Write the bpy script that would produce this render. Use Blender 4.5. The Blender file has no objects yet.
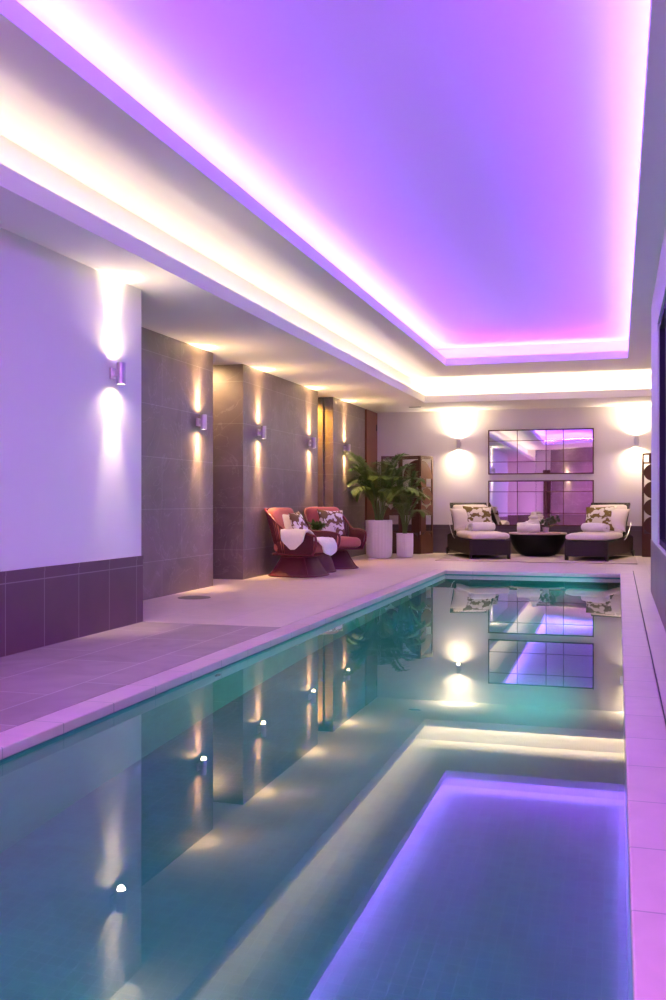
import bpy, bmesh, math, random
from mathutils import Vector, Matrix, noise
random.seed(7)
PI = math.pi
SC = bpy.context.scene
COL = SC.collection

# ------------------------------------------------------------------ helpers
def link(o):
    COL.objects.link(o); return o

def obj(name, bm, mats, parent=None, smooth=False, bevel=0):
    me = bpy.data.meshes.new(name)
    bmesh.ops.recalc_face_normals(bm, faces=bm.faces[:])
    bm.to_mesh(me); bm.free()
    for m in (mats if isinstance(mats, (list, tuple)) else [mats]):
        me.materials.append(m)
    o = link(bpy.data.objects.new(name, me))
    if parent: o.parent = parent
    if smooth:
        for p in me.polygons: p.use_smooth = True
    if bevel:
        b = o.modifiers.new('bevel', 'BEVEL'); b.width = bevel; b.segments = 2
        b.limit_method = 'ANGLE'; b.angle_limit = math.radians(40)
    return o

def tag(o, label=None, cat=None, group=None, kind=None):
    if label: o['label'] = label
    if cat: o['category'] = cat
    if group: o['group'] = group
    if kind: o['kind'] = kind
    return o

def thing(name, label, cat, loc=(0, 0, 0), rz=0, group=None):
    o = link(bpy.data.objects.new(name, None))
    o.empty_display_size = 0.1
    o.location = loc; o.rotation_euler = (0, 0, rz)
    return tag(o, label, cat, group)

def struct(name, bm, mats, label=None, cat=None, **k):
    o = obj(name, bm, mats, **k)
    return tag(o, label, cat, kind='structure')

def copy_thing(root, loc, rz, label, group=None):
    r = root.copy(); COL.objects.link(r)
    r.location = loc; r.rotation_euler = (0, 0, rz); r['label'] = label
    if group: r['group'] = group
    for ch in list(root.children):
        c = ch.copy(); COL.objects.link(c); c.parent = r
        for g in list(ch.children):
            d = g.copy(); COL.objects.link(d); d.parent = c
    return r

def box(bm, x0, x1, y0, y1, z0, z1, mi=0, M=None):
    v = [bm.verts.new((x, y, z)) for x in (x0, x1) for y in (y0, y1) for z in (z0, z1)]
    if M:
        for q in v: q.co = M @ q.co
    for f in ((0, 1, 3, 2), (4, 6, 7, 5), (0, 4, 5, 1), (2, 3, 7, 6), (0, 2, 6, 4), (1, 5, 7, 3)):
        bm.faces.new([v[i] for i in f]).material_index = mi
    return v

def bx(*a, **k):
    bm = bmesh.new(); box(bm, *a, **k); return bm

def tube(bm, pts, r, n=8, closed=False, caps=True):
    pts = [Vector(p) for p in pts]; N = len(pts)
    rs = r if isinstance(r, (list, tuple)) else [r] * N
    rings = []; up = None
    for i, p in enumerate(pts):
        a = pts[(i - 1) % N] if (closed or i > 0) else p
        b = pts[(i + 1) % N] if (closed or i < N - 1) else p
        t = (b - a).normalized()
        if up is None:
            up = t.orthogonal().normalized()
        up = (up - t * up.dot(t))
        up = up.normalized() if up.length > 1e-6 else t.orthogonal().normalized()
        s = t.cross(up)
        rings.append([bm.verts.new(p + (up * math.cos(2 * PI * k / n) + s * math.sin(2 * PI * k / n)) * rs[i]) for k in range(n)])
    for i in range(N if closed else N - 1):
        A, B = rings[i], rings[(i + 1) % N]
        for k in range(n):
            bm.faces.new((A[k], A[(k + 1) % n], B[(k + 1) % n], B[k]))
    if caps and not closed:
        bm.faces.new(rings[0][::-1]); bm.faces.new(rings[-1])

def lathe(bm, prof, n=32, c=(0, 0), flute=0, nf=0):
    rings = []
    for r, z in prof:
        if r < 1e-5:
            rings.append([bm.verts.new((c[0], c[1], z))])
        else:
            rings.append([bm.verts.new((c[0] + (r + (flute * math.cos(nf * 2 * PI * k / n) if nf else 0)) * math.cos(2 * PI * k / n),
                                        c[1] + (r + (flute * math.cos(nf * 2 * PI * k / n) if nf else 0)) * math.sin(2 * PI * k / n), z)) for k in range(n)])
    for A, B in zip(rings, rings[1:]):
        for k in range(n):
            k2 = (k + 1) % n
            if len(A) == 1 and len(B) == 1: continue
            if len(A) == 1: bm.faces.new((A[0], B[k], B[k2]))
            elif len(B) == 1: bm.faces.new((A[k], A[k2], B[0]))
            else: bm.faces.new((A[k], A[k2], B[k2], B[k]))

def prism(bm, poly, y0, y1, M=None):
    a = [bm.verts.new((p[0], y0, p[1])) for p in poly]
    b = [bm.verts.new((p[0], y1, p[1])) for p in poly]
    if M:
        for q in a + b: q.co = M @ q.co
    n = len(poly)
    bm.faces.new(a); bm.faces.new(b[::-1])
    for i in range(n):
        bm.faces.new((a[i], b[i], b[(i + 1) % n], a[(i + 1) % n]))

def rbox(w, d, h, r, n=10, puff=0.0, jitter=0.0, M=None, bm=None, seed=0):
    """soft rounded block centred on the origin"""
    own = bm is None
    bm = bm or bmesh.new()
    t = bmesh.new()
    bmesh.ops.create_cube(t, size=2)
    bmesh.ops.subdivide_edges(t, edges=t.edges[:], cuts=n, use_grid_fill=True)
    hx, hy, hz = w / 2, d / 2, h / 2
    for v in t.verts:
        x, y, z = v.co
        p = Vector((x * hx, y * hy, z * hz))
        q = Vector((max(-hx + r, min(hx - r, p.x)), max(-hy + r, min(hy - r, p.y)), max(-hz + r, min(hz - r, p.z))))
        e = p - q
        if e.length > 1e-9: p = q + e.normalized() * r
        p.z += math.copysign(1, z) * puff * (1 - x * x) * (1 - y * y) * abs(z)
        if jitter:
            p += noise.noise_vector(p * 6 + Vector((seed, seed, 0))) * jitter
        v.co = (M @ p) if M else p
    me = bpy.data.meshes.new('tmp'); t.to_mesh(me); t.free()
    bm.from_mesh(me); bpy.data.meshes.remove(me)
    return bm

def pillow_bm(s, t, n=18):
    """square scatter cushion in the XZ plane, thickness along Y, resting on z=0"""
    bm = bmesh.new()
    for side in (1, -1):
        g = []
        for i in range(n + 1):
            row = []
            for j in range(n + 1):
                u, v = 2 * i / n - 1, 2 * j / n - 1
                pin = 1 - 0.10 * ((1 - u * u) * abs(v) ** 3 * 1.0)
                pin2 = 1 - 0.10 * ((1 - v * v) * abs(u) ** 3)
                th = t / 2 * ((1 - abs(u) ** 2.4) * (1 - abs(v) ** 2.4)) ** 0.55
                row.append(bm.verts.new((u * s / 2 * pin2, side * th + 0.006 * noise.noise((u * 3, v * 3, side)), (v * pin + 1) * s / 2)))
            g.append(row)
        for i in range(n):
            for j in range(n):
                bm.faces.new((g[i][j], g[i + 1][j], g[i + 1][j + 1], g[i][j + 1]))
    bmesh.ops.remove_doubles(bm, verts=bm.verts[:], dist=0.008)
    return bm

# ------------------------------------------------------------------ materials
def new_mat(name):
    m = bpy.data.materials.new(name); m.use_nodes = True
    nt = m.node_tree; b = nt.nodes['Principled BSDF']
    return m, nt, b

def N(nt, t, **k):
    n = nt.nodes.new(t)
    for a, v in k.items(): setattr(n, a, v)
    return n

def setin(n, **k):
    for a, v in k.items(): n.inputs[a.replace('_', ' ')].default_value = v

def plain(name, col, rough=0.5, metal=0.0, vary=0.0, vscale=8, bump=0.0, bscale=60, spec=0.5, sheen=0.0, distort=0):
    m, nt, b = new_mat(name)
    setin(b, Base_Color=(*col, 1), Roughness=rough, Metallic=metal)
    b.inputs['Specular IOR Level'].default_value = spec
    if sheen: b.inputs['Sheen Weight'].default_value = sheen
    tc = N(nt, 'ShaderNodeTexCoord')
    if vary:
        no = N(nt, 'ShaderNodeTexNoise'); setin(no, Scale=vscale, Detail=6.0, Distortion=distort)
        nt.links.new(tc.outputs['Object'], no.inputs['Vector'])
        mx = N(nt, 'ShaderNodeMix', data_type='RGBA')
        mx.inputs[6].default_value = (*[c * (1 - vary) for c in col], 1)
        mx.inputs[7].default_value = (*[min(1, c * (1 + vary)) for c in col], 1)
        nt.links.new(no.outputs['Fac'], mx.inputs[0]); nt.links.new(mx.outputs[2], b.inputs['Base Color'])
    if bump:
        n2 = N(nt, 'ShaderNodeTexNoise'); setin(n2, Scale=bscale, Detail=4.0)
        nt.links.new(tc.outputs['Object'], n2.inputs['Vector'])
        bp = N(nt, 'ShaderNodeBump'); setin(bp, Strength=bump, Distance=0.01)
        nt.links.new(n2.outputs['Fac'], bp.inputs['Height']); nt.links.new(bp.outputs['Normal'], b.inputs['Normal'])
    return m

def tiles(name, col, w, h, axes='YZ', off=(0, 0), mortar=(0.5, 0.47, 0.47), ms=0.004, rough=0.4, vary=0.12, vein=0.0, stagger=0.5, spec=0.5, vscale=2.0):
    m, nt, b = new_mat(name)
    tc = N(nt, 'ShaderNodeTexCoord'); sp = N(nt, 'ShaderNodeSeparateXYZ'); cb = N(nt, 'ShaderNodeCombineXYZ')
    L = nt.links.new
    L(tc.outputs['Object'], sp.inputs[0])
    for k in (0, 1):
        ad = N(nt, 'ShaderNodeMath', operation='ADD'); ad.inputs[1].default_value = off[k]
        L(sp.outputs[axes[k]], ad.inputs[0]); L(ad.outputs[0], cb.inputs[k])
    br = N(nt, 'ShaderNodeTexBrick'); br.offset = stagger; br.offset_frequency = 2; br.squash = 1
    setin(br, Scale=1.0, Mortar_Size=ms, Mortar_Smooth=0.2, Bias=0.0, Brick_Width=w, Row_Height=h)
    br.inputs['Color1'].default_value = (*[c * (1 - vary * .5) for c in col], 1)
    br.inputs['Color2'].default_value = (*[c * (1 + vary * .5) for c in col], 1)
    br.inputs['Mortar'].default_value = (*mortar, 1)
    L(cb.outputs[0], br.inputs['Vector'])
    no = N(nt, 'ShaderNodeTexNoise'); setin(no, Scale=vscale, Detail=8.0, Distortion=1.2)
    L(tc.outputs['Object'], no.inputs['Vector'])
    rp = N(nt, 'ShaderNodeValToRGB')
    rp.color_ramp.elements[0].position = .3; rp.color_ramp.elements[0].color = (1 - vary, 1 - vary, 1 - vary, 1)
    rp.color_ramp.elements[1].position = .7; rp.color_ramp.elements[1].color = (1 + vary, 1 + vary, 1 + vary, 1)
    L(no.outputs['Fac'], rp.inputs[0])
    mu = N(nt, 'ShaderNodeMix', data_type='RGBA', blend_type='MULTIPLY'); mu.inputs[0].default_value = 1
    L(br.outputs['Color'], mu.inputs[6]); L(rp.outputs[0], mu.inputs[7])
    last = mu.outputs[2]
    if vein:
        n3 = N(nt, 'ShaderNodeTexNoise'); setin(n3, Scale=1.3, Detail=5.0, Distortion=2.5)
        L(tc.outputs['Object'], n3.inputs['Vector'])
        r3 = N(nt, 'ShaderNodeValToRGB')
        e = r3.color_ramp.elements
        e[0].position = .488; e[0].color = (0, 0, 0, 1); e[1].position = .5; e[1].color = (vein, vein, vein, 1)
        k = e.new(.512); k.color = (0, 0, 0, 1)
        L(n3.outputs['Fac'], r3.inputs[0])
        ad = N(nt, 'ShaderNodeMix', data_type='RGBA', blend_type='ADD'); ad.inputs[0].default_value = 1
        L(last, ad.inputs[6]); L(r3.outputs[0], ad.inputs[7]); last = ad.outputs[2]
    L(last, b.inputs['Base Color'])
    setin(b, Roughness=rough); b.inputs['Specular IOR Level'].default_value = spec
    bp = N(nt, 'ShaderNodeBump'); setin(bp, Strength=0.3, Distance=0.004); bp.invert = True
    L(br.outputs['Fac'], bp.inputs['Height']); L(bp.outputs['Normal'], b.inputs['Normal'])
    return m

def emit(name, col, s):
    m, nt, b = new_mat(name)
    setin(b, Base_Color=(*col, 1)); b.inputs['Emission Color'].default_value = (*col, 1); b.inputs['Emission Strength'].default_value = s
    return m

def blotch(name, base, blot, scale=7.0, thr=.5):
    """printed fabric: pale flower heads over olive brown leaves"""
    m, nt, b = new_mat(name); L = nt.links.new
    tc = N(nt, 'ShaderNodeTexCoord')
    no = N(nt, 'ShaderNodeTexNoise'); setin(no, Scale=scale, Detail=1.5, Distortion=0.8)
    L(tc.outputs['Object'], no.inputs['Vector'])
    r1 = N(nt, 'ShaderNodeValToRGB'); r1.color_ramp.elements[0].position = thr - .015; r1.color_ramp.elements[1].position = thr + .015
    L(no.outputs['Fac'], r1.inputs[0])
    vo = N(nt, 'ShaderNodeTexVoronoi'); setin(vo, Scale=scale * 1.0)
    L(tc.outputs['Object'], vo.inputs['Vector'])
    r2 = N(nt, 'ShaderNodeValToRGB'); r2.color_ramp.elements[0].position = .33; r2.color_ramp.elements[1].position = .36
    L(vo.outputs['Distance'], r2.inputs[0])
    mu = N(nt, 'ShaderNodeMath', operation='MULTIPLY'); L(r1.outputs[0], mu.inputs[0]); L(r2.outputs[0], mu.inputs[1])
    mx = N(nt, 'ShaderNodeMix', data_type='RGBA'); mx.inputs[6].default_value = (*base, 1); mx.inputs[7].default_value = (*blot, 1)
    L(mu.outputs[0], mx.inputs[0]); L(mx.outputs[2], b.inputs['Base Color']); setin(b, Roughness=.85)
    b.inputs['Specular IOR Level'].default_value = .2
    return m

def wicker(name, col, sc=70):
    m, nt, b = new_mat(name); L = nt.links.new
    tc = N(nt, 'ShaderNodeTexCoord')
    ck = N(nt, 'ShaderNodeTexChecker'); setin(ck, Scale=sc)
    ck.inputs['Color1'].default_value = (*col, 1); ck.inputs['Color2'].default_value = (*[c * .7 for c in col], 1)
    L(tc.outputs['Object'], ck.inputs['Vector']); L(ck.outputs['Color'], b.inputs['Base Color'])
    bp = N(nt, 'ShaderNodeBump'); setin(bp, Strength=.5, Distance=.004)
    L(ck.outputs['Fac'], bp.inputs['Height']); L(bp.outputs['Normal'], b.inputs['Normal'])
    setin(b, Roughness=.45)
    return m

def wood(name, c1, c2, sc=6, axis='Z'):
    m, nt, b = new_mat(name); L = nt.links.new
    tc = N(nt, 'ShaderNodeTexCoord'); mp = N(nt, 'ShaderNodeMapping')
    s = [sc * 3] * 3; s['XYZ'.index(axis)] = sc * .25
    mp.inputs['Scale'].default_value = s
    no = N(nt, 'ShaderNodeTexNoise'); setin(no, Scale=1.0, Detail=6.0, Distortion=.6)
    mx = N(nt, 'ShaderNodeMix', data_type='RGBA'); mx.inputs[6].default_value = (*c1, 1); mx.inputs[7].default_value = (*c2, 1)
    L(tc.outputs['Object'], mp.inputs[0]); L(mp.outputs[0], no.inputs['Vector']); L(no.outputs['Fac'], mx.inputs[0])
    L(mx.outputs[2], b.inputs['Base Color']); setin(b, Roughness=.45)
    return m

def water_mat():
    m, nt, b = new_mat('pool_water'); L = nt.links.new
    nt.nodes.remove(b)
    g = N(nt, 'ShaderNodeBsdfGlass'); setin(g, Roughness=0.0, IOR=1.42); g.inputs['Color'].default_value = (*WATER_TINT, 1)
    L(g.outputs[0], nt.nodes['Material Output'].inputs['Surface'])
    va = N(nt, 'ShaderNodeVolumeAbsorption'); va.inputs['Color'].default_value = (.15, .78, .80, 1); va.inputs['Density'].default_value = WATER_DENS
    L(va.outputs[0], nt.nodes['Material Output'].inputs['Volume'])
    return m

WATER_TINT = (1, 1, 1); WATER_DENS = 0.4
# light settings ------------------------------------------------------------
PURPLE = (0.24, 0.115, 1.0); PURPLE_FILL = (0.25, 0.02, 1.0); P_PURPLE_FILL = 3.1; WARM = (1.0, 0.80, 0.52); AMBER = (1.0, 0.66, 0.30)  # second purple belongs to the added recess fill
P_PURPLE = 6.2      # W per metre of strip
P_WHITE = 1.45
P_SCONCE = 55.0; P_SPILL = 8.5
P_POOL_FILL = 125.0; P_NEAR_FILL = 150.0  # added fill lamps: underwater and behind the camera
SC.view_settings.view_transform = 'Standard'; SC.view_settings.look = 'None'
SC.view_settings.gamma = 1; SC.view_settings.use_curve_mapping = False
SC.view_settings.exposure = 0.76

plaster = plain('white_plaster', (.82, .79, .77), .7, vary=.02, vscale=3, spec=.2)
ceil_m = plain('ceiling_paint', (.84, .82, .80), .8, spec=.15)
stone_wall = tiles('grey_stone_wall', (.20, .148, .152), .95, .54, 'YZ', (-.15, .16), (.30, .27, .26), .003, .42, .16, .06)
stone_rev = tiles('grey_stone_reveal', (.20, .148, .152), .95, .54, 'XZ', (.3, .16), (.30, .27, .26), .003, .42, .16, .06)
dado_l = tiles('dado_tile_left', (.13, .055, .085), .44, .47, 'YZ', (-.055, 0), (.28, .20, .24), .004, .4, .12, stagger=0)
dado_b = tiles('dado_tile_back', (.135, .10, .09), .44, .47, 'XZ', (0, 0), (.17, .15, .15), .003, .4, .12, stagger=0)
floor_m = tiles('pale_stone_floor', (.64, .525, .475), .9, .6, 'YX', (.1, .18), (.50, .44, .40), .003, .38, .05, stagger=.5, vscale=5)
dark_m = tiles('grey_paving', (.33, .25, .26), 1.0, .5, 'YX', (.3, .33), (.47, .41, .41), .006, .5, .12, stagger=.35, vscale=3)
coping_m = tiles('pool_coping_stone', (.62, .46, .48), .45, 4.0, 'YX', (.24, 2.0), (.36, .32, .30), .004, .4, .05, stagger=0, vscale=5)
pool_m = tiles('pool_mosaic', (.04, .20, .20), .05, .05, 'YX', (0, 0), (.06, .22, .22), .002, .3, .1, stagger=0)
poolw_m = tiles('pool_mosaic_wall', (.05, .24, .23), .05, .05, 'YZ', (0, 0), (.06, .22, .22), .002, .3, .1, stagger=0)
metal = plain('brushed_steel', (.62, .60, .62), .35, 1.0)
dark_metal = plain('dark_grille', (.05, .045, .045), .5)
lamp_glow = emit('lamp_lens', (1, .9, .75), 6.0)
white_fab = plain('cream_fabric', (.76, .69, .58), .9, vary=.05, vscale=20, bump=.15, bscale=90, spec=.1)
towel_m = plain('white_towelling', (.86, .83, .82), .95, bump=.5, bscale=160, spec=.05, sheen=.3)
fur_m = plain('white_sheepskin', (.85, .80, .77), 1.0, vary=.06, vscale=30, bump=.9, bscale=70, spec=.05, sheen=.5)
red_rope = plain('burgundy_rope', (.105, .007, .024), .55, vary=.25, vscale=60, bump=.4, bscale=180)
red_frame = plain('burgundy_metal', (.16, .014, .034), .4)
coral = plain('coral_cushion_fabric', (.45, .135, .12), .9, vary=.06, vscale=30, bump=.2, bscale=150, spec=.1, sheen=.2)
print_a = blotch('floral_print', (.80, .76, .70), (.20, .115, .06), 9.5, .47)
print_b = blotch('leaf_print', (.80, .76, .62), (.20, .14, .035), 7.0, .49)
rattan = wicker('dark_brown_wicker', (.020, .008, .007), 60)
dark_wood = wood('dark_wood', (.085, .032, .018), (.15, .060, .032), 8)
red_wood = wood('reddish_wood', (.16, .045, .022), (.25, .075, .04), 7)
tan_wood = wood('tan_wood', (.45, .24, .11), (.58, .33, .17), 8, 'X')
black_m = plain('black_bowl_finish', (.004, .0035, .004), .5, spec=.25)
pot_m = plain('white_ceramic', (.80, .76, .75), .45, vary=.02)
soil_m = plain('potting_soil', (.03, .02, .013), .95, bump=1, bscale=80)
leaf_m = plain('palm_leaf', (.12, .215, .05), .45, vary=.45, vscale=5)
leaf2_m = plain('broad_leaf', (.11, .22, .035), .4, vary=.4, vscale=6)
succ_m = plain('succulent_leaf', (.16, .22, .11), .5, vary=.3, vscale=20)
stem_m = plain('plant_stem', (.12, .13, .04), .6)
rug_m = plain('beige_flatweave', (.56, .47, .42), .95, vary=.08, vscale=40, bump=.4, bscale=200, spec=.05)
frame_m = plain('dark_window_frame', (.025, .016, .05), .5, spec=.2)
rubber = plain('black_rubber', (.015, .013, .013), .6)

def mirror_mat():
    m, nt, b = new_mat('mirror_glass')
    setin(b, Base_Color=(.80, .78, .80, 1), Metallic=1.0, Roughness=.015)
    tc = N(nt, 'ShaderNodeTexCoord'); no = N(nt, 'ShaderNodeTexNoise'); setin(no, Scale=.9, Detail=0.0)
    bp = N(nt, 'ShaderNodeBump'); setin(bp, Strength=.25, Distance=.02)
    nt.links.new(tc.outputs['Object'], no.inputs['Vector']); nt.links.new(no.outputs['Fac'], bp.inputs['Height'])
    nt.links.new(bp.outputs['Normal'], b.inputs['Normal'])
    return m
mirror_m = mirror_mat()

def glass_mat():
    m, nt, b = new_mat('window_glass')
    setin(b, Base_Color=(.9, .92, 1, 1), Roughness=0.0, IOR=1.5); b.inputs['Transmission Weight'].default_value = 1
    return m
glass_m = glass_mat()

# ------------------------------------------------------------------ layout constants (metres)
PX0, PX1, PY0, PY1 = -2.40, 0.03, 0.60, 13.80
WZ, PZ = -0.06, -1.25
XL, XS, XR = -3.80, -4.60, 0.355         # white wall, stone wall, right wall
YW = 7.20                                # end of white wall
YB = 18.50                               # back wall
YN = -2.60                               # wall behind the camera
ZS = 2.76                                # soffit
BX, BY = -3.30, 16.88                    # inner edges of the lower cove
ZL = 2.885                               # lip top
ZU = 3.17                                # upper ceiling
QX0, QX1, QY0, QY1 = -2.63, 0.142, 0.4, 15.20   # purple recess opening
ZQ = 3.285; ZT = 3.47
XE = 1.5                                 # far right side of the room's end

# floor -------------------------------------------------------------------------
bm = bmesh.new()
t = -.25
box(bm, -6.2, XL, YN, YW, t, 0)                                # under the left walls
box(bm, -6.2, PX0 - .17, YW, YB + .3, t, 0)
box(bm, PX0 - .17, .205, PY1 + .17, YB + .3, t, 0)
box(bm, .213, XE + .3, PY0 - .2, YB + .3, t, 0)
box(bm, .205, .213, 14.5, YB + .3, t, 0)
box(bm, XL, XE + .3, YN - .2, PY0 - .2, t, 0)
struct('floor', bm, floor_m, 'pale stone tile floor around the pool', 'floor')
bm = bmesh.new(); box(bm, XL, PX0 - .17, PY0 - .2, YW, t, 0)
struct('floor', bm, dark_m, 'darker grey tile paving between white wall and pool', 'floor')
bm = bmesh.new()
box(bm, PX0 - .17, PX0, PY0 - .2, PY1 + .17, -.05, 0.0); box(bm, PX1, .205, PY0 - .2, PY1 + .17, -.05, 0.0)
box(bm, PX0, PX1, PY1, PY1 + .17, -.05, 0.0); box(bm, PX0, PX1, PY0 - .2, PY0, -.05, 0.0)
struct('pool_coping', bm, coping_m, 'pale stone coping edging the pool', 'pool edge', bevel=.006)
bm = bmesh.new(); box(bm, .203, .215, PY0 - .2, 14.5, -.04, -.012)
struct('trim_1', bm, dark_metal, 'dark slot drain line beside the right coping', 'drain')

# pool shell ----------------------------------------------------------------------
bm = bmesh.new()
box(bm, PX0 - .2, PX1 + .2, PY0 - .2, PY1 + .2, PZ - .15, PZ, 0)
box(bm, PX0 - .17, PX0, PY0 - .17, PY1 + .17, PZ, -.05, 1); box(bm, PX1, PX1 + .17, PY0 - .17, PY1 + .17, PZ, -.05, 1)
box(bm, PX0, PX1, PY1, PY1 + .17, PZ, -.05, 0); box(bm, PX0, PX1, PY0 - .17, PY0, PZ, -.05, 0)
struct('pool_shell', bm, [pool_m, poolw_m], 'teal mosaic lined swimming pool basin', 'pool')
o = obj('pool_water', bx(PX0 - .004, PX1 + .004, PY0 - .004, PY1 + .004, PZ - .004, WZ), water_mat())
tag(o, 'still clear teal water filling the long pool', 'water', kind='stuff')

# walls -----------------------------------------------------------------------------
DZ = .55
bm = bmesh.new(); box(bm, XL - .4, XL, 2.2, YW, DZ, ZS); struct('wall_left', bm, plaster, 'white plaster wall above dark tile dado on the left', 'wall')
bm = bmesh.new(); box(bm, XL - .4, XL + .012, 2.2, YW + .004, 0, DZ - .03); box(bm, XL - .4, XL + .016, 2.2, YW + .006, DZ - .03, DZ)
struct('baseboard_left', bm, dado_l, 'dark tile dado under the white wall', 'dado')
bm = bmesh.new(); box(bm, XS - .9, XS, YW - .3, 10.5, 0, ZS); struct('wall_left', bm, [stone_wall], 'grey stone wall panel behind the white wall', 'wall')
def pillar(y0, y1, label, x0=-5.6):
    bm = bmesh.new(); vs = box(bm, x0, XS, y0, y1, 0, ZS)
    for f in bm.faces:
        n = f.calc_center_median()
        if abs(n.y - y0) < 1e-4 or abs(n.y - y1) < 1e-4: f.material_index = 1
    struct('wall_left', bm, [stone_wall, stone_rev], label, 'wall')
pillar(11.45, 14.64, 'grey stone wall panel behind the red armchairs')
pillar(15.5, 17.62, 'grey stone wall panel beside the tall palm')
bm = bmesh.new(); box(bm, -5.4, XS - .17, 15.46, 15.6, 0, ZS - .04); struct('trim_2', bm, stone_rev)
bm = bmesh.new(); box(bm, -6.2, -5.6, 10.2, 16.2, 0, ZS); struct('wall_left', bm, stone_wall, 'stone wall at the back of the recesses', 'wall')
bm = bmesh.new(); box(bm, -6.2, -5.5, -2.6, 2.2, 0, ZU); struct('wall_left', bm, plaster, 'plaster wall beyond the near opening', 'wall')
# back wall
bm = bmesh.new(); box(bm, -5.6, XE + .3, YB, YB + .3, DZ, ZU); struct('wall_back', bm, plaster, 'pale plaster wall at the far end of the pool', 'wall')
bm = bmesh.new(); box(bm, XS, XE + .3, YB - .012, YB + .3, 0, DZ - .03); box(bm, XS, XE + .3, YB - .016, YB + .3, DZ - .03, DZ)
struct('baseboard_back', bm, dado_b, 'dark tile dado along the far wall', 'dado')
# right wall with window
WY0, WY1, WZ0, WZ1 = 1.2, 9.45, .60, 2.66
bm = bmesh.new()
box(bm, XR, XR + .35, WY1, 11.25, .58, ZU); box(bm, XR, XR + .35, WY0, WY1, WZ1, ZU)
box(bm, XR, XR + .35, YN, WY0, .58, ZU)
struct('wall_right', bm, plaster, 'plaster wall around the window on the right', 'wall')
bm = bmesh.new(); box(bm, XR - .006, XR + .36, YN, 11.256, 0, .58); struct('baseboard_right', bm, tiles('dado_tile_right', (.32, .225, .25), .9, .6, 'YZ', (0, .02), (.42, .34, .36), .003, .4, .1, stagger=0), 'dark tile dado under the right window', 'dado')
bm = bmesh.new(); box(bm, XE, XE + .3, 11.25, YB, 0, ZU); box(bm, XR + .35, XE + .3, 10.95, 11.25, 0, ZU)
struct('wall_right', bm, plaster, 'plaster side wall of the seating end', 'wall')
# wall behind the camera (seen in the mirrors)
bm = bmesh.new(); box(bm, -6.2, -3.2, YN - .2, YN, 0, ZU); box(bm, -3.2, -2.55, YN - .5, YN - .3, 0, ZU)
struct('wall_near', bm, plaster, 'plaster wall at the near end of the pool', 'wall')
bm = bmesh.new(); box(bm, -2.55, XR + .4, YN - .2, YN, 0, ZU); struct('wall_near', bm, stone_rev, 'grey stone wall at the near end of the pool', 'wall')
bm = bmesh.new(); box(bm, -2.9, -2.58, YN - .3, YN - .25, 0, 2.3); struct('door_2', bm, dark_wood, 'dark wooden door at the near end', 'door')
bm = bmesh.new(); box(bm, -6.2, -3.2, YN, YN + .012, 0, DZ); box(bm, -2.55, XR, YN, YN + .012, 0, DZ); struct('baseboard_near', bm, dado_b)
# window
w = struct('window_1', bx(XR + .015, XR + .13, WY0, WY1, WZ0, WZ0 + .05), frame_m, 'dark framed window in the right wall', 'window')
bm = bmesh.new()
box(bm, XR + .015, XR + .13, WY0, WY1, WZ1 - .06, WZ1)
for k in range(8): box(bm, XR + .015, XR + .12, WY0 + (WY1 - .07 - WY0) * k / 7, WY0 + (WY1 - .07 - WY0) * k / 7 + .07, WZ0 + .05, WZ1 - .06)
obj('window_frame', bm, frame_m, w)
obj('window_pane', bx(XR + .095, XR + .103, WY0 + .02, WY1 - .02, WZ0 + .02, WZ1 - .02), glass_m, w)
obj('window_sill', bx(XR - .004, XR + .13, WY0, WY1, WZ0 - .021, WZ0), plaster, w)

# ceiling: soffit, lip, upper ceiling, recess -----------------------------------------
bm = bmesh.new()
box(bm, -6.2, BX - .2, YN, YB, ZS, 3.6)                 # soffit left block
box(bm, BX - .2, XE + .3, BY + .2, YB, ZS, 3.6)         # soffit back block
box(bm, BX - .2, BX, YN, BY + .2, ZS, ZS + .035); box(bm, BX - .02, BX, YN, BY + .02, ZS + .035, ZL)
box(bm, BX, XE + .3, BY, BY + .2, ZS, ZS + .035); box(bm, BX, XE + .3, BY, BY + .02, ZS + .035, ZL)
struct('ceiling', bm, ceil_m, 'lower ceiling soffit over the walkway and seating', 'ceiling')
bm = bmesh.new()
s2 = .22
box(bm, BX - .2, QX0 - s2, YN, BY + .2, ZU, 3.6); box(bm, QX1 + s2, XE + .3, YN, BY + .2, ZU, 3.6)
box(bm, QX0 - s2, QX1 + s2, QY1 + s2, BY + .2, ZU, 3.6); box(bm, QX0 - s2, QX1 + s2, YN, QY0 - s2, ZU, 3.6)
for (a, b_, c_, d) in ((QX0 - s2, QX0, QY0 - s2, QY1 + s2), (QX1, QX1 + s2, QY0 - s2, QY1 + s2), (QX0, QX1, QY1, QY1 + s2), (QX0, QX1, QY0 - s2, QY0)):
    box(bm, a, b_, c_, d, ZU, ZU + .03)
for (a, b_, c_, d) in ((QX0 - .02, QX0, QY0 - .02, QY1 + .02), (QX1, QX1 + .02, QY0 - .02, QY1 + .02), (QX0, QX1, QY1, QY1 + .02), (QX0, QX1, QY0 - .02, QY0)):
    box(bm, a, b_, c_, d, ZU + .03, ZQ)
box(bm, QX0 - s2, QX1 + s2, QY0 - s2, QY1 + s2, ZT, 3.6)
struct('ceiling', bm, ceil_m, 'upper ceiling with a long recess over the pool', 'ceiling')

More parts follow.
